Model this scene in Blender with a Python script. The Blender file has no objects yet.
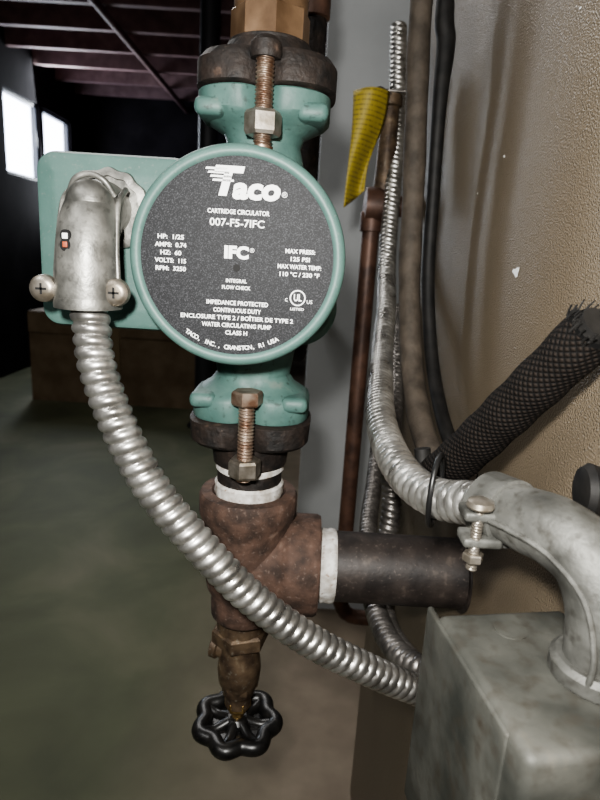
import bpy, bmesh, math, random
from mathutils import Vector, Matrix
random.seed(4)
S=0.001
H=1000.0   # reference height (mm above the floor); all local z values are relative to it
def M(x,y,z): return Vector((x*S,y*S,(z+H)*S))
COL=bpy.context.scene.collection

# ------------------------------------------------------------------ materials
def newmat(name):
    m=bpy.data.materials.new(name); m.use_nodes=True
    return m,m.node_tree.nodes,m.node_tree.links,m.node_tree.nodes['Principled BSDF']
def mat(name,c1,c2=None,scale=30,rough=.5,metal=0,bump=0,bscale=None,rough2=None,detail=6,c3=None,contrast=(.35,.65),bdist=.0005,spec=.5,speck=None):
    m,n,l,b=newmat(name)
    b.inputs['Roughness'].default_value=rough; b.inputs['Metallic'].default_value=metal
    b.inputs['Specular IOR Level'].default_value=spec
    b.inputs['Base Color'].default_value=(*c1,1)
    tc=n.new('ShaderNodeTexCoord')
    if c2:
        no=n.new('ShaderNodeTexNoise'); no.inputs['Scale'].default_value=scale; no.inputs['Detail'].default_value=detail
        l.new(tc.outputs['Object'],no.inputs['Vector'])
        r=n.new('ShaderNodeValToRGB'); r.color_ramp.elements[0].position=contrast[0]; r.color_ramp.elements[1].position=contrast[1]
        r.color_ramp.elements[0].color=(*c1,1); r.color_ramp.elements[1].color=(*c2,1)
        if c3:
            e=r.color_ramp.elements.new(min(.98,contrast[1]+.1)); e.color=(*c3,1)
        l.new(no.outputs['Fac'],r.inputs['Fac']); col=r.outputs['Color']
        if speck:   # fine grime / dust speckle: (scale, colour, threshold, width)
            ns=n.new('ShaderNodeTexNoise'); ns.inputs['Scale'].default_value=speck[0]; ns.inputs['Detail'].default_value=5
            l.new(tc.outputs['Object'],ns.inputs['Vector'])
            wd=speck[3] if len(speck)>3 else .12
            ms=n.new('ShaderNodeMapRange'); ms.inputs['From Min'].default_value=speck[2]; ms.inputs['From Max'].default_value=speck[2]+wd
            l.new(ns.outputs['Fac'],ms.inputs['Value'])
            mx=n.new('ShaderNodeMix'); mx.data_type='RGBA'; l.new(ms.outputs['Result'],mx.inputs[0]); l.new(col,mx.inputs[6]); mx.inputs[7].default_value=(*speck[1],1)
            col=mx.outputs[2]
        l.new(col,b.inputs['Base Color'])
        if rough2 is not None:
            mr=n.new('ShaderNodeMapRange'); mr.inputs['To Min'].default_value=rough; mr.inputs['To Max'].default_value=rough2
            mr.inputs['From Min'].default_value=contrast[0]; mr.inputs['From Max'].default_value=contrast[1]
            l.new(no.outputs['Fac'],mr.inputs['Value']); l.new(mr.outputs['Result'],b.inputs['Roughness'])
    if bump:
        nb=n.new('ShaderNodeTexNoise'); nb.inputs['Scale'].default_value=bscale or scale; nb.inputs['Detail'].default_value=3
        l.new(tc.outputs['Object'],nb.inputs['Vector'])
        bp=n.new('ShaderNodeBump'); bp.inputs['Strength'].default_value=bump; bp.inputs['Distance'].default_value=bdist
        l.new(nb.outputs['Fac'],bp.inputs['Height']); l.new(bp.outputs['Normal'],b.inputs['Normal'])
    return m
green=mat('green_enamel',(.064,.122,.107),(.078,.143,.126),60,.48,0,.3,500,bdist=.0003,speck=(500,(.11,.155,.14),.60),spec=.4)
greend=mat('green_enamel_dusty',(.052,.105,.093),(.078,.143,.126),60,.52,0,.4,300,bdist=.0005,c3=(.12,.165,.145),speck=(260,(.035,.06,.053),.60),spec=.38)
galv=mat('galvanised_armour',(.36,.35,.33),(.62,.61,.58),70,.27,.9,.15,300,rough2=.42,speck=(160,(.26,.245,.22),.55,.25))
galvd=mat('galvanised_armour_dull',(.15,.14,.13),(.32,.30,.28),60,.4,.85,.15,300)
cast=mat('die_cast_zinc',(.13,.13,.12),(.30,.295,.27),60,.38,.7,.45,420,rough2=.55,bdist=.0004,c3=(.36,.35,.32),speck=(260,(.09,.088,.08),.54,.25))
castd=mat('oxidised_zinc',(.055,.055,.050),(.16,.16,.147),48,.5,.5,.6,350,c3=(.24,.23,.195),bdist=.0005,rough2=.65,speck=(200,(.05,.047,.04),.52,.25),detail=10)
boxm=mat('weathered_galvanised_sheet',(.032,.034,.030),(.095,.095,.083),26,.5,.3,.5,260,c3=(.165,.145,.11),rough2=.68,bdist=.0004,detail=12,speck=(120,(.045,.039,.03),.50,.3))
rust=mat('rusty_iron',(.030,.018,.013),(.090,.052,.037),75,.8,.05,.9,260,c3=(.16,.11,.085),bdist=.0009,speck=(420,(.16,.12,.10),.60,.2))
rustd=mat('blackened_iron',(.007,.006,.0055),(.026,.018,.014),80,.65,.1,1,240,bdist=.001,c3=(.085,.055,.04),speck=(400,(.07,.052,.042),.62,.2))
blackpipe=mat('black_steel_pipe',(.014,.011,.010),(.036,.028,.024),60,.55,.1,.5,220,bdist=.0005,c3=(.085,.068,.056),speck=(330,(.10,.08,.07),.60,.2))
bolt=mat('rusty_zinc_bolt',(.13,.072,.045),(.31,.25,.20),110,.42,.7,.4,300,bdist=.0003)
nutm=mat('zinc_nut',(.18,.155,.12),(.36,.33,.29),130,.38,.8,.3,300,bdist=.0003)
copper=mat('aged_copper',(.05,.028,.021),(.12,.065,.045),50,.5,.3,.2,200)
riser=mat('dull_brass_copper',(.10,.06,.033),(.21,.135,.08),40,.42,.5,.3,200,c3=(.28,.19,.12))
brassr=mat('tarnished_bronze',(.05,.034,.024),(.14,.098,.062),80,.5,.45,.7,240,bdist=.0005,c3=(.24,.20,.14),speck=(330,(.20,.185,.15),.6,.2))
brass=mat('brass',(.20,.125,.05),(.42,.29,.12),90,.35,.85,.2,200)
ptfe=mat('ptfe_tape',(.36,.33,.29),(.68,.67,.64),140,.6,0,.8,400,bdist=.0006,speck=(260,(.28,.20,.15),.60))
blackplastic=mat('black_enamel',(.005,.005,.005),(.014,.013,.012),90,.35,0,.3,200,speck=(400,(.07,.06,.05),.66))
rubber=mat('black_rubber',(.006,.006,.006),(.015,.014,.013),90,.6,0,.3,200,spec=.3)
hosem=mat('brown_hose_wrap',(.032,.025,.018),(.070,.056,.042),60,.75,0,.8,260,bdist=.0008)
white=mat('white_print',(.82,.83,.82),rough=.5)
tie=mat('black_nylon',(.01,.01,.01),rough=.35)
hole=mat('dark_recess',(.004,.004,.004),rough=.8)

yellow,n,l,b=newmat('yellow_tag_card')
tc=n.new('ShaderNodeTexCoord'); mp=n.new('ShaderNodeMapping'); mp.inputs['Scale'].default_value=(420,5,90); l.new(tc.outputs['Object'],mp.inputs['Vector'])
no=n.new('ShaderNodeTexNoise'); no.inputs['Scale'].default_value=1; no.inputs['Detail'].default_value=1; l.new(mp.outputs[0],no.inputs['Vector'])
wv=n.new('ShaderNodeTexWave'); wv.bands_direction='Z'; wv.inputs['Scale'].default_value=60; l.new(tc.outputs['Object'],wv.inputs['Vector'])
mm=n.new('ShaderNodeMath'); mm.operation='MULTIPLY'; l.new(no.outputs['Fac'],mm.inputs[0]); l.new(wv.outputs['Fac'],mm.inputs[1])
r=n.new('ShaderNodeValToRGB'); r.color_ramp.elements[0].position=.30; r.color_ramp.elements[0].color=(.36,.28,.04,1); r.color_ramp.elements[1].position=.50; r.color_ramp.elements[1].color=(.20,.155,.03,1)
l.new(mm.outputs[0],r.inputs['Fac']); l.new(r.outputs['Color'],b.inputs['Base Color']); b.inputs['Roughness'].default_value=.6

lab,n,l,b=newmat('speckled_label')
tc=n.new('ShaderNodeTexCoord'); v=n.new('ShaderNodeTexNoise'); v.inputs['Scale'].default_value=1600; v.inputs['Detail'].default_value=2
l.new(tc.outputs['Object'],v.inputs['Vector']); r=n.new('ShaderNodeValToRGB')
r.color_ramp.elements[0].position=.50; r.color_ramp.elements[0].color=(.011,.0115,.013,1)
r.color_ramp.elements[1].position=.74; r.color_ramp.elements[1].color=(.06,.062,.068,1)
l.new(v.outputs['Fac'],r.inputs['Fac']); l.new(r.outputs['Color'],b.inputs['Base Color']); b.inputs['Roughness'].default_value=.6
b.inputs['Specular IOR Level'].default_value=.22

# cabinet tan paint with a very fine hammered stipple
cab,n,l,b=newmat('tan_stippled_paint')
tc=n.new('ShaderNodeTexCoord'); no=n.new('ShaderNodeTexNoise'); no.inputs['Scale'].default_value=5; no.inputs['Detail'].default_value=5
l.new(tc.outputs['Object'],no.inputs['Vector']); r=n.new('ShaderNodeValToRGB')
r.color_ramp.elements[0].color=(.135,.107,.074,1); r.color_ramp.elements[1].color=(.155,.125,.088,1)
l.new(no.outputs['Fac'],r.inputs['Fac'])
l.new(r.outputs['Color'],b.inputs['Base Color'])
b.inputs['Roughness'].default_value=.42; b.inputs['Specular IOR Level'].default_value=.45
nb=n.new('ShaderNodeTexNoise'); nb.inputs['Scale'].default_value=850; nb.inputs['Detail'].default_value=0
l.new(tc.outputs['Object'],nb.inputs['Vector']); bp=n.new('ShaderNodeBump'); bp.inputs['Strength'].default_value=.85; bp.inputs['Distance'].default_value=.0009
l.new(nb.outputs['Fac'],bp.inputs['Height']); l.new(bp.outputs['Normal'],b.inputs['Normal'])

br,n,l,b=newmat('black_braided_sleeve')
uv=n.new('ShaderNodeTexCoord'); sep=n.new('ShaderNodeSeparateXYZ'); l.new(uv.outputs['UV'],sep.inputs[0])
def mth(op,a,bb=None):
    k=n.new('ShaderNodeMath'); k.operation=op
    for i,q in enumerate((a,bb)):
        if q is None: continue
        if isinstance(q,(int,float)): k.inputs[i].default_value=q
        else: l.new(q,k.inputs[i])
    return k.outputs[0]
su=mth('ADD',sep.outputs[0],sep.outputs[1]); sv=mth('SUBTRACT',sep.outputs[0],sep.outputs[1])
w=mth('ABSOLUTE',mth('MULTIPLY',mth('SINE',mth('MULTIPLY',su,math.pi*20)),mth('SINE',mth('MULTIPLY',sv,math.pi*20))))
fz=n.new('ShaderNodeTexNoise'); fz.inputs['Scale'].default_value=700; l.new(uv.outputs['Object'],fz.inputs['Vector'])
w=mth('MULTIPLY',w,mth('ADD',fz.outputs['Fac'],.45))
r=n.new('ShaderNodeValToRGB'); r.color_ramp.elements[0].color=(.003,.003,.003,1); r.color_ramp.elements[1].color=(.020,.015,.012,1)
l.new(w,r.inputs['Fac']); l.new(r.outputs['Color'],b.inputs['Base Color']); b.inputs['Roughness'].default_value=.8
b.inputs['Specular IOR Level'].default_value=.15
bp=n.new('ShaderNodeBump'); bp.inputs['Strength'].default_value=.8; bp.inputs['Distance'].default_value=.001
l.new(w,bp.inputs['Height']); l.new(bp.outputs['Normal'],b.inputs['Normal'])

# ------------------------------------------------------------------ geometry helpers
def empty(name,loc=(0,0,0)):
    e=bpy.data.objects.new(name,None); e.empty_display_size=.02; e.location=M(*loc); COL.objects.link(e); return e
def add(name,bm,m,parent=None,smooth=True,auto=None):
    me=bpy.data.meshes.new(name); bmesh.ops.recalc_face_normals(bm,faces=bm.faces[:]); bm.to_mesh(me); bm.free()
    o=bpy.data.objects.new(name,me); COL.objects.link(o); me.materials.append(m)
    if smooth:
        me.polygons.foreach_set('use_smooth',[True]*len(me.polygons))
        me.set_sharp_from_angle(angle=math.radians(auto or 35))
    if parent:
        o.parent=parent; o.matrix_parent_inverse=Matrix.Translation(-parent.location)
    return o
def rings(name,rs,m,parent=None,cap=True,auto=35,closed=False,uv=False):
    bm=bmesh.new(); R=[[bm.verts.new(p) for p in ring] for ring in rs]; k=len(R[0])
    uvl=bm.loops.layers.uv.new('UVMap') if uv else None
    pairs=list(zip(R[:-1],R[1:]))+([(R[-1],R[0])] if closed else [])
    for ri,(a,b_) in enumerate(pairs):
        for i in range(k):
            j=(i+1)%k
            f=bm.faces.new((a[i],a[j],b_[j],b_[i]))
            if uv:
                for lp,(uu,vv) in zip(f.loops,((i,ri),(i+1,ri),(i+1,ri+1),(i,ri+1))): lp[uvl].uv=(uu/k,vv*uv)
    if cap and not closed:
        bm.faces.new(R[0][::-1]); bm.faces.new(R[-1])
    return add(name,bm,m,parent,True,auto)
def basis(d):
    d=Vector(d).normalized(); u=Vector((1,0,0)) if abs(d.x)<.8 else Vector((0,0,1))
    u=(u-d*u.dot(d)).normalized(); return d,u,d.cross(u)
def lathe(name,c,d,prof,m,parent=None,seg=48,auto=35,phase=0,wob=None):
    """prof: list of (distance along d, radius)"""
    d,u,w_=basis(d); rs=[]
    for t,rad in prof:
        ring=[]
        for i in range(seg):
            th=2*math.pi*i/seg+phase; rr=rad*(1+(wob(th) if wob else 0))
            p=Vector(c)+d*t+u*rr*math.cos(th)+w_*rr*math.sin(th); ring.append(M(*p))
        rs.append(ring)
    return rings(name,rs,m,parent,auto=auto)
def hexnut(name,c,d,af,h,m,parent=None,phase=0):
    R=af/2/math.cos(math.pi/6)
    return lathe(name,c,d,[(0,R*.9),(h*.14,R),(h*.86,R),(h,R*.9)],m,parent,6,20,phase)
def catmull(pts,step):
    pts=[Vector(p) for p in pts]; P=[pts[0]*2-pts[1]]+pts+[pts[-1]*2-pts[-2]]; out=[]
    for i in range(1,len(P)-2):
        for k in range(40):
            t=k/40; a,b_,c,d=P[i-1],P[i],P[i+1],P[i+2]
            out.append(.5*((2*b_)+(c-a)*t+(2*a-5*b_+4*c-d)*t*t+(3*b_-a-3*c+d)*t**3))
    out.append(pts[-1])
    L=[0]
    for a,b_ in zip(out[:-1],out[1:]): L.append(L[-1]+(b_-a).length)
    tot=L[-1]; nn=max(2,int(tot/step)); res=[];j=0
    for i in range(nn+1):
        s=tot*i/nn
        while j<len(L)-2 and L[j+1]<s: j+=1
        f=(s-L[j])/max(1e-9,L[j+1]-L[j]); res.append(out[j].lerp(out[j+1],f))
    return res,tot
def sweep(name,pts,rad,m,parent=None,step=2,seg=24,auto=35,cap=True,closed=False,uv=False):
    P,tot=catmull(pts,step); rs=[]
    if closed: P=P[:-1]
    T=[]
    for i in range(len(P)):
        a=P[i-1] if (i>0 or closed) else P[0]; b_=P[(i+1)%len(P)] if (i<len(P)-1 or closed) else P[-1]
        T.append((b_-a).normalized())
    _,u,_w=basis(T[0])
    for i,p in enumerate(P):
        t=T[i]; u=(u-t*u.dot(t)).normalized(); w_=t.cross(u); s=tot*i/(len(P)-1)
        ring=[]
        for k in range(seg):
            th=2*math.pi*k/seg; rr=rad(s,tot,th) if callable(rad) else rad
            ring.append(M(*(p+u*rr*math.cos(th)+w_*rr*math.sin(th))))
        rs.append(ring)
    return rings(name,rs,m,parent,cap,auto,closed,uv)
def armour(R,pitch,amp):
    def f(s,L,th):
        x=(s/pitch+th/(2*math.pi))%1.0
        return R-amp+amp*max(0,math.sin(math.pi*min(1,x/.86)))**.55
    return f
def thread(R,pitch,amp):
    def f(s,L,th):
        x=(s/pitch+th/(2*math.pi))%1.0
        return R-amp*abs(2*x-1)
    return f
def block(name,c,size,m,parent=None,bev=1.0,rotz=0,seg=3):
    bm=bmesh.new(); bmesh.ops.create_cube(bm,size=1)
    bmesh.ops.scale(bm,vec=Vector(size)*S,verts=bm.verts[:])
    if bev: bmesh.ops.bevel(bm,geom=bm.edges[:],offset=bev*S,segments=seg,profile=.5,affect='EDGES')
    bmesh.ops.rotate(bm,cent=(0,0,0),matrix=Matrix.Rotation(rotz,3,'Z'),verts=bm.verts[:])
    bmesh.ops.translate(bm,vec=M(*c),verts=bm.verts[:])
    return add(name,bm,m,parent)
def roundrect_y(name,cx,cz,hw,hh,r,prof,m,parent=None):
    """rounded rectangle in XZ swept along Y. prof: list of (y, inset)"""
    rs=[]
    for y,ins in prof:
        ring=[]; rr=max(1,r-ins)
        for qx,qz,a0 in ((1,1,0),(-1,1,90),(-1,-1,180),(1,-1,270)):
            for k in range(9):
                a=math.radians(a0+k*90/8)
                ring.append(M(cx+qx*(hw-ins-rr)+rr*math.cos(a),y,cz+qz*(hh-ins-rr)+rr*math.sin(a)))
        rs.append(ring)
    return rings(name,rs,m,parent)
def supere(cx,cy,z,a,b_,nexp,dip=0,seg=96,front=-1):
    ring=[]
    for i in range(seg):
        th=2*math.pi*i/seg; c,s=math.cos(th),math.sin(th)
        rr=(abs(c/a)**nexp+abs(s/b_)**nexp)**(-1/nexp)
        for ang in (-math.pi/2,math.pi/2):
            dth=(th-ang+math.pi)%(2*math.pi)-math.pi
            rr-=dip*math.exp(-(dth/.2)**2)
        ring.append(M(cx+rr*c,cy+rr*s,z))
    return ring

AX,AY=-36,85
# ================================================================== circulator pump
pump=empty('circulator_pump',(-41,40,-4))
FC=(-41,0,-4)
lathe('motor_housing',FC,(0,1,0),[(1.2,54.8),(.6,55.2),(-.6,56),(-1.4,57.5),(-1.2,59.5),(.5,61.5),(3,62.3),(7,62.3),(9,61),(11,59),(40,58),(55,57),(58,60),(66,60),(69,55),(90,50),(100,40)],green,pump,96,50)
lathe('nameplate',FC,(0,1,0),[(.4,55.3),(1.5,55.3)],lab,pump,96)
lathe('nameplate_center_hole',(-41,0,-9),(0,1,0),[(.05,.1),(.05,2.1),(.5,2.1)],hole,pump,24)
lathe('volute_rib',(-5,52,-34),(0,1,0),[(0,22),(3,26),(24,26),(30,22)],green,pump,48)
def flange(name,zs,m,parent,cx=AX):
    rings(name,[supere(cx,AY,*q) for q in zs],m,parent,auto=40)
flange('upper_volute_neck',[(30,34,34,2,0),(62,27,27,2,0),(70,25,25,2,0),(76,27,27,2.1,2),(80,34,31,2.3,5),(84,41,37,2.7,9),(87,43.5,39,3,9),(99,43.5,39,3,9),(100,42,38,3,9)],greend,pump,AX+1)
flange('lower_volute_neck',[(-40,34,34,2,0),(-74,29,29,2,0),(-86,27,27,2,0),(-92,31,30,2.1,2),(-97,38,35,2.5,6),(-100,42,38,2.9,9),(-103,43,39,3,9),(-115,43,39,3,9),(-117,42,38,3,9)],greend,pump)
for sx in (-1,1):
    block('lower_flange_lug',(AX+sx*32,AY-14,-102),(19,46,11),greend,pump,4.5)
    block('upper_flange_lug',(AX+1+sx*32,AY-14,87),(20,46,11),greend,pump,4.5)
roundrect_y('terminal_box_body',-121,0,45,50,10,[(85,4),(80,0),(40,0),(38,1)],green,pump)
roundrect_y('terminal_box_lid',-121,0,48,53,12,[(46,0),(35,0),(31,1.5),(29.5,4),(29.5,8),(28,11),(28,14)],green,pump)
block('terminal_box_neck',(-85,70,0),(40,30,60),green,pump,6)
def text(body,x,z,h,width=None,bold=0,shear=0,parent=pump,m=white,rot=0,y=-.02,align='CENTER',space=1):
    cu=bpy.data.curves.new('printing','FONT'); cu.body=body; cu.size=h*1.38*S; cu.align_x=align; cu.align_y='CENTER'
    cu.extrude=.00008; cu.offset=bold*S; cu.shear=shear; cu.space_character=space; cu.resolution_u=3
    o=bpy.data.objects.new('printing',cu); COL.objects.link(o); bpy.context.view_layer.update()
    w_=o.dimensions.x
    me=bpy.data.meshes.new_from_object(o); bpy.data.objects.remove(o)
    ob=bpy.data.objects.new('printing_'+''.join(c for c in body.lower() if c.isalnum())[:8],me); COL.objects.link(ob); me.materials.append(m)
    sx=(width*S/w_) if width and w_>0 else 1
    mt=Matrix.Translation(M(-41+x,y+.2,-4+z))@Matrix.Rotation(rot,4,'Y')@Matrix.Rotation(math.pi/2,4,'X')@Matrix.Diagonal((sx,1,1,1))
    me.transform(mt)
    if parent:
        ob.parent=parent; ob.matrix_parent_inverse=Matrix.Translation(-parent.location)
    return ob
text('T',-9,41,15,17,.9,.22); text('aco',9.5,38,11.5,27,.75,.12); text('®',25.5,36,3)
for i in range(4):
    x0=-19+i*1.3; z0=47.5-i*2.0
    bm=bmesh.new(); vs=[bm.verts.new(M(-41+a,.1,-4+bb)) for a,bb in ((x0,z0),(x0+12,z0),(x0+12,z0+1.1),(x0+.5,z0+1.1))]
    bm.faces.new(vs); add('logo_stripe_%d'%i,bm,white,pump,False)
text('CARTRIDGE CIRCULATOR',0,25.5,2.5,35,.08)
text('007-F5-7IFC',-.5,19.5,4.2,31,.08)
text('IFC',-.5,3.2,6.6,14,.5); text('®',8.5,5,2.5)
text('INTEGRAL',0,-12.5,2.1,12,.07); text('FLOW CHECK',0,-16.3,2.1,16.5,.07)
for i,(a,w_) in enumerate((('HP:  1/25',15),('AMPS:  0.74',18),('HZ:  60',12),('VOLTS:  115',18),('RPM:  3250',17.5))):
    text(a,-38,10-i*4.4,2.5,w_,.09)
for i,(a,w_) in enumerate((('MAX PRESS:',17),('125 PSI',11),('MAX WATER TEMP:',25),('110 °C / 230 °F',23))):
    text(a,36,6-i*4.3,2.4,w_,.09)
lathe('ul_mark_ring',(-41+36,.1,-4-20),(0,1,0),[(0,4.6),(.1,4.6)],white,pump,32)
lathe('ul_mark_inner',(-41+36,0,-4-20),(0,1,0),[(0,3.9),(.1,3.9)],lab,pump,32)
text('UL',36,-20,4,4.6,.15,y=-.3); text('LISTED',36,-26.5,1.5,8,.03); text('c',29.5,-21,3,y=-.3); text('US',43,-22,2.2,y=-.3)
for i,(a,w_) in enumerate((('IMPEDANCE PROTECTED',36),('CONTINUOUS DUTY',28),('ENCLOSURE TYPE 2 / BOÎTIER DE TYPE 2',66),('WATER CIRCULATING PUMP',41),('CLASS H',13))):
    text(a,1,-25.2-i*4.35,2.5,w_,.09)
s_='TACO, INC., CRANSTON, RI USA'
for i,ch in enumerate(s_):
    if ch==' ': continue
    an=math.radians(-124+ (i+.5)*64/len(s_)); text(ch,51.5*math.cos(an)*1.0,51.5*math.sin(an),2.6,None,.09,rot=-(an+math.pi/2))

# ================================================================== box connector + conduit
con=empty('conduit_connector',(-124,10,10))
lathe('locknut',(-122,27.8,20),(0,-1,0),[(0,23),(1,24),(4,23.5),(5,21),(5.2,19),(3,18.5)],cast,con,72,wob=lambda t:.03*math.cos(12*t))
sweep('elbow_casting',[(-124,27.8,20),(-124,14,20),(-124,1,14),(-124,-6,0),(-124,-8,-18),(-124,-8,-34)],lambda s,L,th:(15.5+2.4*(s/L)) ,cast,con,2,40)
sweep('casting_dome',[(-124,4,6),(-124,0,22),(-124,4,33)],lambda s,L,th:15.5*math.sqrt(max(.02,1-(s/L)**3)),cast,con,1.5,32,60)
for sx in (-1,1):
    sweep('casting_seam_rib',[(-124+sx*15.5,14,31),(-124+sx*15.5,0,22),(-124+sx*16.3,-7,0),(-124+sx*17.5,-9,-20),(-124+sx*18,-9,-34)],1.7,cast,con,1.5,12)
sweep('casting_crown_bead',[(-124-13,2,26),(-124-8,-1,34),(-124,-1,37),(-124+8,-1,34),(-124+13,2,26)],1.8,cast,con,1.5,12)
block('clamp_strap',(-125,-8,-28),(46,12,11),cast,con,4)
lathe('collar_mouth',(-124,-8,-36),(0,0,1),[(0,14.5),(0,18.6),(3,18.8),(6,18)],cast,con,40)
for x in (-146,-106):
    lathe('clamp_screw',(x,-12,-26),(0,-1,0),[(0,7),(1,7.8),(5,7.4),(6.5,5.8),(7,4)],nutm,con,24)
    block('screw_slot',(x,-18.8,-26),(6,.8,1.2),hole,con,0,.0)
    block('screw_slot_cross',(x,-18.8,-26),(1.2,.8,6),hole,con,0)
lathe('inspection_slot',(-129,-18,3),(-.25,-1,0),[(0,3.2),(4.6,3.2)],hole,con,20)
lathe('inspection_slot_lower',(-129,-18.3,-2),(-.25,-1,0),[(0,3.2),(4.8,3.2)],hole,con,20)
block('bushing_white',(-130,-22.9,2.8),(3,.8,3),white,con,.3)
block('bushing_red',(-130,-23.2,-1.6),(2.6,.8,3),mat('red_bushing',(.30,.07,.03)),con,.3)

sweep('flexible_metal_conduit',[(-124,-8,-33),(-122,-10,-45),(-117,-15,-70),(-103,-20,-104),(-83,-22,-140),(-55,-22,-174),(-24,-18,-209),(16,-10,-244),(60,2,-274),(94,15,-297),(128,28,-318)],armour(11,7.0,1.7),galv,None,.9,30,60)
sweep('flexible_metal_conduit',[(100,520,300),(104,470,150),(97,400,10),(88,300,-50),(77,220,-84),(66,130,-102),(59,60,-111),(60,5,-118),(67,-30,-122),(76.5,-58,-119),(88,-85,-109),(97,-108,-104)],armour(11,6.5,1.6),galv,None,1.0,26,60)
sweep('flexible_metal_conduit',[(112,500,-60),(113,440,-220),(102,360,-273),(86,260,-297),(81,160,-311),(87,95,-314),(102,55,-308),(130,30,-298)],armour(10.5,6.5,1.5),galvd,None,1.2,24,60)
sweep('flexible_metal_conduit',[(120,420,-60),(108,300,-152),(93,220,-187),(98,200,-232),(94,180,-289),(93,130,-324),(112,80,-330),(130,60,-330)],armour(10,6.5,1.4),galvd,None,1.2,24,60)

# ================================================================== elbow connector into junction box
el=empty('conduit_elbow_fitting',(115,-135,-120))
sweep('elbow_body',[(93,-98,-105),(99,-112,-103),(107,-126,-102),(115,-138,-107),(119,-146,-120),(120,-148,-136),(120,-148,-150)],lambda s,L,th:13.2+1.4*math.sin(math.pi*min(1,s/L*1.1)),castd,el,1.2,40)
sweep('elbow_seam',[(80,-107,-105),(88,-124,-103),(98,-139,-105),(107,-153,-115),(110,-161,-132),(110,-161,-146)],1.2,castd,el,1.5,10)
lathe('elbow_base_ring',(120,-148,-150),(0,0,1),[(0,16.5),(1,17.5),(6,17.5),(8,15.5)],castd,el,40)
sweep('clamp_collar',[(90,-92,-105.5),(96,-106,-104)],15.4,castd,el,1,36)
block('clamp_ear_upper',(81,-108,-103),(17,13,4.5),castd,el,1.5)
block('clamp_ear_lower',(82,-108,-115),(17,13,4.5),castd,el,1.5)
sweep('clamp_screw',[(79,-112,-96),(79,-112,-128)],thread(2.6,1.3,.5),nutm,el,.4,16,60)
lathe('clamp_screw_head',(79,-112,-99),(0,0,1),[(0,5.4),(1,6),(3,5.4),(4.2,3)],nutm,el,24)
hexnut('clamp_nut',(79,-112,-124),(0,0,1),8,4,nutm,el)

# junction box (steel, slightly skewed)
jb=empty('electrical_junction_box',(100,-145,-200))
RZ=math.radians(9.5)
block('box_body',(103,-146,-205),(62,78,110),boxm,jb,4,RZ,4)
block('box_cover_lip',(71.5,-141,-205),(3,74,106),boxm,jb,1.2,RZ)
for zz,yy in ((-172,-112),(-235,-165)):
    lathe('cover_screw',(70.5 if yy>-140 else 78,yy,zz),(-1,-.16,0),[(0,4),(1.5,4),(2.5,2.5)],nutm,jb,20)
lathe('knockout',(96,-122,-150.2),(0,0,1),[(0,7),(.7,7),(.8,6)],boxm,jb,32)

# ================================================================== piping
ft=empty('pipe_flange',(AX,AY,108))
flange('flange_plate',[(100.7,43,39,3,8),(102,45.5,41,3,9),(116,45.5,41,3,9),(121,42,38,2.8,9),(122,32,32,2,2),(130,28,28,2,0)],rustd,ft,AX+2)
lathe('threaded_hub',(AX+2,AY,120),(0,0,1),[(0,28),(12,27),(13,25)],rustd,ft)
sweep('bolt_stud',[(AX+3,44,57),(AX+3,44,114)],thread(5.9,2.4,1.2),bolt,ft,.35,24,70)
hexnut('bolt_nut',(AX+3,44,70),(0,0,1),20,14,nutm,ft,.2)
lathe('bolt_tip',(AX+3,44,54),(0,0,1),[(0,4),(1.5,6.2),(10,6.8)],bolt,ft,24)
lathe('bolt_head',(AX+3,46,113),(0,0,1),[(0,9),(3,10),(9,9),(12,6)],rustd,ft,24)
fb=empty('pipe_flange',(AX,AY,-125))
flange('flange_plate',[(-117.6,42,39,3,8),(-119,45,42,3,9),(-134,44,41,3,9),(-137,42,38,2.8,8),(-139,32,32,2,2),(-148,29,29,2,0),(-156,28,28,2,0)],rustd,fb)
sweep('bolt_stud',[(AX,42,-156),(AX,42,-93)],thread(5.9,2.4,1.2),bolt,fb,.35,24,70)
hexnut('bolt_head',(AX,42,-101),(0,0,1),19,10,bolt,fb,.3)
hexnut('bolt_nut',(AX,42,-153),(0,0,1),20,13,nutm,fb,.3)

up=empty('copper_riser_pipe',(AX,AY,300))
lathe('male_adapter',(AX+2,AY,130),(0,0,1),[(0,24),(3,26),(20,26),(22,24)],riser,up,8,20,.2)
lathe('riser_tube',(AX+2,AY,150),(0,0,1),[(0,24),(22,24.5),(24,22),(1148,22)],riser,up,40)

tee=empty('pipe_tee',(AX,AY,-240))
lathe('nipple',(AX,AY,-184),(0,0,1),[(0,25),(30,25)],rustd,tee)
lathe('thread_tape',(AX,AY,-184),(0,0,1),[(0,26),(3,27.2),(7,26.6),(10,27.0),(12,25.5)],ptfe,tee,48,wob=lambda t:.012*math.sin(5*t))
lathe('thread_tape_top',(AX,AY,-163),(0,0,1),[(0,25.4),(1,26.6),(4,26.4),(5,25.4)],ptfe,tee,48,wob=lambda t:.03*math.sin(3*t))
lathe('run_body',(AX,AY,-292),(0,0,1),[(0,20),(.5,25),(3,27),(14,27.5),(20,27),(28,31),(45,34),(78,34),(88,36),(94,38.5),(108,38.5),(111,37),(111.5,29),(106,26)],rust,tee,64,50)
lathe('branch_body',(AX,AY,-243),(1,0,0),[(0,34),(24,35),(30,37),(33,39.5),(36,40.5),(56,40.5),(59,39),(59.5,32)],rust,tee,64,50)
sp=empty('black_steel_pipe',(90,AY,-243))
lathe('pipe_tube',(20,AY,-243),(1,0,0),[(0,28),(119.5,28)],blackpipe,sp,56)
lathe('thread_tape',(23.5,AY,-243),(1,0,0),[(0,28.6),(2,29.8),(5,29.2),(9,29.9),(12,29.3),(13,28.4)],ptfe,sp,56,wob=lambda t:.01*math.sin(5*t)+.006*math.sin(11*t))

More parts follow.
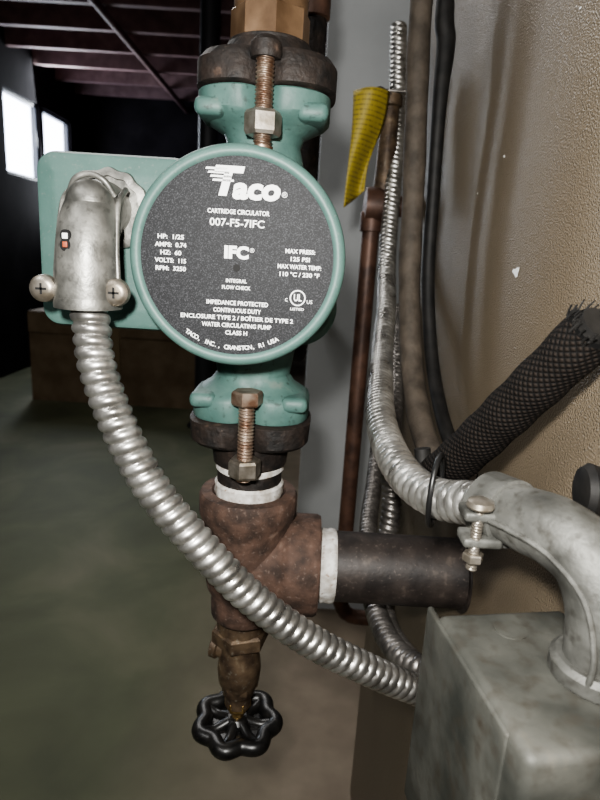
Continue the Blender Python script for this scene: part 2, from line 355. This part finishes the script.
vl=empty('drain_valve',(AX,AY,-350))
vx=AX-2
lathe('valve_body',(vx,AY,-382),(0,0,1),[(0,8),(1,11),(12,11),(14,14),(22,15),(27,17.5),(38,18.5),(48,17.5),(54,16),(62,16),(66,20),(86,20),(92,19)],brassr,vl,40,40)
hexnut('bonnet_nut',(vx,AY,-364),(0,0,1),29,9,brassr,vl)
hexnut('inlet_hex',(vx,AY,-318),(0,0,1),42,14,brassr,vl,.3)
lathe('hose_outlet',(vx-4,AY,-330),(-.9,.3,.1),[(0,9),(14,9),(15,11),(20,11),(21,9),(17,7)],brassr,vl,32)
lathe('stem',(vx,AY,-400),(0,0,1),[(0,5),(20,5)],brass,vl,20)
hexnut('packing_nut',(vx,AY,-385),(0,0,1),20,10,brass,vl)
hexnut('handle_nut',(vx,AY,-392),(0,0,1),12,6,brass,vl)
NP=120; pts=[]
for i in range(NP+1):
    th=2*math.pi*i/NP; rr=31+2.8*math.cos(7*th); pts.append((vx+rr*math.cos(th),AY+rr*math.sin(th),-400))
sweep('handwheel_rim',pts,6.8,blackplastic,vl,2,14,60,closed=True)
lathe('handwheel_dish',(vx,AY,-407),(0,0,1),[(0,18),(1,25),(4,25),(5,16)],blackplastic,vl,40)
for i in range(7):
    th=i*2*math.pi/7; sweep('handwheel_spoke',[(vx+6*math.cos(th),AY+6*math.sin(th),-398),(vx+20*math.cos(th),AY+20*math.sin(th),-402),(vx+31*math.cos(th),AY+31*math.sin(th),-400)],4.4,blackplastic,vl,2,12)
lathe('handwheel_hub',(vx,AY,-406),(0,0,1),[(0,9),(2,11),(9,11),(12,8)],blackplastic,vl,24)

# ================================================================== boiler cabinet
bc=empty('boiler_cabinet',(440,50,-100))
block('side_casing',(490,25,0),(700,1050,1960),cab,bc,3)
lathe('casing_screw',(139.5,320,265),(-1,0,0),[(0,6),(2,6),(3.5,3)],nutm,bc,20)
def chip(name,y,z,r0,k,ph):
    bm=bmesh.new(); vs=[]
    for i in range(11):
        a=i/11*2*math.pi; rr=r0*(1+.35*math.sin(k*a+ph)); vs.append(bm.verts.new(M(139.6,y+rr*2.0*math.cos(a),z+rr*math.sin(a))))
    bm.faces.new(vs); add(name,bm,white,bc,False)
chip('paint_chip',60,-2,3.0,3,1); chip('paint_chip_small',120,80,1.1,2,0); chip('paint_chip_tiny',20,140,.7,2,1); chip('paint_chip_tiny',180,60,.8,3,1)
lathe('pipe_escutcheon',(139.9,AY,-243),(-1,0,0),[(0,31),(1.5,31),(2,28)],blackpipe,bc,48)
lathe('cable_grommet',(140,-88,-98),(-1,.1,0),[(0,12),(4,13),(7,11),(8,7)],rubber,bc,32)
block('casing_plinth',(490,25,-990),(660,1000,20),rubber,bc,0)

# braided insulation, hose, cables
ins=empty('braided_pipe_sleeve',(100,-60,-70))
sweep('sleeve',[(86,-8,-126),(95,-38,-96),(106,-70,-60),(118,-103,-22)],lambda s,L,th:12.6-1.2*s/L+.3*math.sin(s*.25)+(.7*math.sin(th*9)*(s/L)**14),br,ins,1.2,40,50,uv=.0165)
sweep('inner_tube',[(110,-80,-47),(118.6,-106,-19)],8,rubber,ins,2,24)
for i in range(60):
    a=random.random()*6.28; rr=9+random.random()*3
    d_=Vector((118,-103,-22))-Vector((106,-70,-60)); d_.normalize(); _,u_,w2=basis(d_)
    p0=Vector((118,-103,-22))+u_*rr*math.cos(a)+w2*rr*math.sin(a)-d_*2
    p1=p0+d_*(3+random.random()*4)+(u_*math.cos(a)+w2*math.sin(a))*random.uniform(-1,2.2)
    sweep('frayed_thread',[p0,(p0+p1)/2+Vector((0,0,.4)),p1],.4,rubber,ins,1.5,5)
sweep('rubber_tail',[(86,-4,-130),(80,2,-122),(78,4,-112)],5,rubber,ins,1,16)
sweep('rubber_refrigerant_hose',[(86,260,420),(84,230,215),(87,222,139),(91,215,60),(93,200,-16),(97,165,-88),(101,110,-132),(106,50,-146),(108,14,-130)],lambda s,L,th:10+.3*math.sin(s*.08),hosem,None,3,24)
sweep('black_power_cable',[(108,262,420),(106,240,230),(110,236,190),(109,230,140),(112,229,60),(114,219,-16),(119,184,-88),(122,120,-132),(128,60,-150)],lambda s,L,th:6+2.5*math.exp(-((s-220)/50)**2),rubber,None,3,18)
zt=[]
for i in range(41):
    a=2*math.pi*i/40; zt.append((74+6*math.cos(a),-56+15*math.cos(a)*.9,-115+19*math.sin(a)))
sweep('cable_tie',zt,1.5,tie,None,1.5,8,60,closed=True)

# ================================================================== background copper pipework
cp=empty('copper_pipe',(80,460,-100))
sweep('copper_tube',[(139,460,-545),(100,460,-543),(84,460,-525),(81,460,-490),(81,460,-300),(80,460,0),(80,460,44)],11.5,copper,cp,10,28)
lathe('elbow_cup',(80,460,36),(0,0,1),[(0,14),(1,15),(24,15),(26,13)],copper,cp)
lathe('valve_outlet',(70,460,70),(1,0,0),[(-2,13),(0,22),(16,24),(34,20),(36,14),(67,12)],copper,cp,32)
sweep('relief_valve_body',[(88,460,70),(92,460,100),(92,460,150),(92,460,190)],lambda s,L,th:14-3*(s/L),brassr,cp,3,28)
lathe('relief_valve_cap',(92,460,188),(0,0,1),[(0,11),(2,14),(14,14),(16,10)],brassr,cp,28)
block('relief_valve_lever',(106,455,206),(60,6,3),galvd,cp,1)
tg=empty('warning_tag',(60,410,120))
bm=bmesh.new(); G=[]
for i in range(21):
    t=i/20; row=[]
    for j in range(13):
        u_=j/12; zt_=192-t*(112+20*(1-u_)) ; wdt=42*(1-.42*t)+2*math.sin(t*7); xl=41-1*t+1.5*math.sin(t*5)
        row.append(bm.verts.new(M(xl+wdt*u_,410-15*math.sin(u_*3.4+t*2.2)+6*t+4*math.sin(t*4),zt_+3*u_)))
    G.append(row)
for i in range(20):
    for j in range(12): bm.faces.new((G[i][j],G[i][j+1],G[i+1][j+1],G[i+1][j]))
o=add('tag_card',bm,yellow,tg,True,80); o.modifiers.new('t','SOLIDIFY').thickness=.0008
sweep('tag_wire',[(62,400,190),(74,430,203),(90,446,200)],1,galvd,tg,3,8)
rp=empty('heating_return_pipe',(-9,280,300))
sweep('return_tube',[(-9,300,1298),(-9,300,600),(-9,300,0),(-9,300,-80),(-8,330,-105),(-5,420,-110),(20,1160,-110)],12,rustd,rp,15,28)
lathe('pipe_coupling',(-9,300,225),(0,0,1),[(0,14),(1,15.5),(30,15.5),(31,14)],copper,rp)

# ================================================================== room
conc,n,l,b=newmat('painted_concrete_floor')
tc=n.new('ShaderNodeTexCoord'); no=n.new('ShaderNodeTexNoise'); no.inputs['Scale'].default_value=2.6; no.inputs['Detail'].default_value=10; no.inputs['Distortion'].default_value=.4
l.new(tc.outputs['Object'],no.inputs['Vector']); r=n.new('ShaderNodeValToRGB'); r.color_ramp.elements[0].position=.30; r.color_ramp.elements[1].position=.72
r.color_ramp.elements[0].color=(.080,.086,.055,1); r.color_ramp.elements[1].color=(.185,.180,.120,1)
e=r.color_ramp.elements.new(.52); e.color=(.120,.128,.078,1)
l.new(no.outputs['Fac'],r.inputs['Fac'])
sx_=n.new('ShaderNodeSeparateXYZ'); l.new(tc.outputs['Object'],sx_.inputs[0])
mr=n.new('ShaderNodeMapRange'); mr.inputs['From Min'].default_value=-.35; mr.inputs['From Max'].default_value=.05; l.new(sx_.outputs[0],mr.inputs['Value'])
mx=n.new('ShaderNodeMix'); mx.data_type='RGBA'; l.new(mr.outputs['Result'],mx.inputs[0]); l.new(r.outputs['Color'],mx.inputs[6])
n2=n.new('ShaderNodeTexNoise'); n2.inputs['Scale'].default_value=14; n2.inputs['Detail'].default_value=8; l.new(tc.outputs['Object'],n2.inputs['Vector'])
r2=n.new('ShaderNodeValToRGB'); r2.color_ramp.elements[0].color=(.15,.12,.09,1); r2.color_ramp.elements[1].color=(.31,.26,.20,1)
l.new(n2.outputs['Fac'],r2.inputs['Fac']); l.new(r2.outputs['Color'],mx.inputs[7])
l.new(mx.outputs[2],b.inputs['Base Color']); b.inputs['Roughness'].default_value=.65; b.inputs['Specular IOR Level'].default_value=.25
wallm=mat('dark_block_wall',(.015,.013,.0145),(.026,.023,.025),4,.9,spec=.08)
whitew=mat('white_partition_paint',(.50,.52,.53),(.60,.62,.63),5,.7)
joist=mat('dark_red_joist',(.15,.085,.085),(.23,.14,.14),12,.7)
ceilm=mat('dark_ceiling_boards',(.04,.03,.03),(.06,.05,.05),10,.8)
framem=mat('dark_window_frame',(.05,.05,.055))
def wbox(name,a,b_,m,parent=None):
    c=[(a[i]+b_[i])/2 for i in range(3)]; s=[abs(b_[i]-a[i]) for i in range(3)]
    return block(name,c,s,m,parent,0)
X0,X1,Y0,Y1,ZC=-2200,1300,-1500,5700,1300
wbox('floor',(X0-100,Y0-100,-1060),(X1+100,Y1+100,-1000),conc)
wbox('ceiling',(X0-100,Y0-100,ZC+140),(X1+100,Y1+100,ZC+200),ceilm)
wbox('wall_far',(X0-100,Y1,-1000),(X1+100,Y1+100,ZC+140),wallm)
wbox('wall_near',(X0-100,Y0-100,-1000),(X1+100,Y0,ZC+140),wallm)
wbox('wall_right',(X1,Y0,-1000),(X1+100,Y1,ZC+140),wallm)
wbox('wall_partition',(12,1160,-1000),(X1,1280,ZC+140),whitew)
wy=[(4060,4620),(4690,5240)]; wz=(450,1030)
wl=empty('wall_left',(X0,2000,0))
wbox('wall_below',(X0-100,Y0,-1000),(X0,Y1,wz[0]),wallm,wl)
wbox('wall_above',(X0-100,Y0,wz[1]),(X0,Y1,ZC+140),wallm,wl)
for a_,b_ in ((Y0,wy[0][0]),(wy[0][1],wy[1][0]),(wy[1][1],Y1)):
    wbox('wall_pier',(X0-100,a_,wz[0]),(X0,b_,wz[1]),wallm,wl)
day,n,l,b=newmat('daylit_frosted_glass'); b.inputs['Emission Color'].default_value=(.74,.82,1,1); b.inputs['Emission Strength'].default_value=10
b.inputs['Base Color'].default_value=(.6,.65,.7,1)
for i,(a_,b_) in enumerate(wy):
    wn=empty('window_%d'%(i+1),(X0-50,(a_+b_)/2,740))
    wbox('pane',(X0-70,a_,wz[0]),(X0-60,b_,wz[1]),day,wn)
    for q in ((a_,a_+25),(b_-25,b_)): wbox('frame_stile',(X0-60,q[0],wz[0]),(X0-20,q[1],wz[1]),framem,wn)
    for q in ((wz[0],wz[0]+25),(wz[1]-25,wz[1])): wbox('frame_rail',(X0-60,a_,q[0]),(X0-20,b_,q[1]),framem,wn)
jr=empty('ceiling_joists',(-500,2000,ZC+70))
for i in range(17):
    y=Y0+300+i*410; wbox('joist_%d'%i,(X0,y,ZC),(X1,y+45,ZC+140),joist,jr)
cpipe=sweep('ceiling_conduit_pipe',[(-1250,Y0+10,ZC-25),(-1250,2000,ZC-25),(-1250,Y1-5,ZC-25)],22,joist,None,100,16)
cb=empty('cardboard_box',(-1200,3400,-700))
card=mat('cardboard',(.13,.09,.052),(.20,.145,.09),8,.8)
wbox('carton',(-1720,3250,-1000),(-640,3850,-430),card,cb)
wbox('carton_flap',(-1720,3240,-440),(-640,3246,-560),card,cb)
wbox('carton_tape',(-1210,3238,-1000),(-1150,3249,-430),mat('packing_tape',(.22,.17,.10),rough=.3),cb)
cl=empty('storage_cabinet',(-900,4700,-200))
dk=mat('dark_painted_steel',(.02,.021,.024),(.03,.031,.035),6,.5)
wbox('carcass',(-1450,4500,-1000),(-350,5000,560),dk,cl)
for x in (-1430,-890): wbox('door_leaf',(x,4485,-930),(x+510,4500,520),dk,cl)
for x in (-935,-870): wbox('door_handle',(x,4465,-250),(x+15,4485,-100),nutm,cl)
post=empty('support_column',(-560,2900,0))
lathe('column_shaft',(-560,2900,-1000),(0,0,1),[(0,90),(10,90),(11,50),(2280,50),(2281,90),(2298,90)],dk,post,28)
hs=[(-2050,2600,-985),(-1900,2600,-600),(-1800,2700,-100),(-1850,2800,300),(-2080,2900,500),(-2170,2950,500)]
sweep('garden_hose',hs,14,rubber,None,20,12)

# ================================================================== lights
def area(name,loc,target,size,power,col,sy=None):
    d=bpy.data.lights.new(name,'AREA'); d.energy=power; d.color=col; d.size=size*S
    if sy: d.shape='RECTANGLE'; d.size_y=sy*S
    o=bpy.data.objects.new(name,d); COL.objects.link(o); o.location=M(*loc)
    o.rotation_euler=(M(*target)-M(*loc)).to_track_quat('-Z','Y').to_euler(); return o
area('phone_flash',(-25,-370,55),(-20,200,-60),22,5.0,(1,.98,.94))
area('unseen_ceiling_fill',(-700,1500,1270),(-500,900,0),1200,18,(1,.98,.96),200)  # unseen fill with no fixture, added to light the background and casing
area('unseen_ceiling_fill_near',(-900,-900,1250),(0,0,0),1000,13,(1,.99,.97),300)  # unseen overhead fill behind the camera, added for soft room light
area('window_daylight',(X0+30,4650,740),(0,1500,200),560,38,(.88,.94,1),1200)
w=bpy.data.worlds.new('dim_basement'); bpy.context.scene.world=w; w.use_nodes=True
w.node_tree.nodes['Background'].inputs[0].default_value=(.55,.55,.55,1); w.node_tree.nodes['Background'].inputs[1].default_value=.04
try: bpy.context.scene.view_settings.look='AgX - Medium High Contrast'
except Exception: pass

# ================================================================== camera
cd=bpy.data.cameras.new('camera'); cam=bpy.data.objects.new('camera',cd); COL.objects.link(cam)
cd.sensor_fit='VERTICAL'; cd.sensor_height=36; cd.lens=578/800*36; cd.clip_start=.01; cd.clip_end=50
cd.dof.use_dof=True; cd.dof.focus_distance=.34; cd.dof.aperture_fstop=14
cam.location=M(0,-340,0)
cam.rotation_euler=(Matrix.Rotation(math.radians(90-14),4,'X')@Matrix.Rotation(math.radians(3.5),4,'Z')).to_euler()
bpy.context.scene.camera=cam
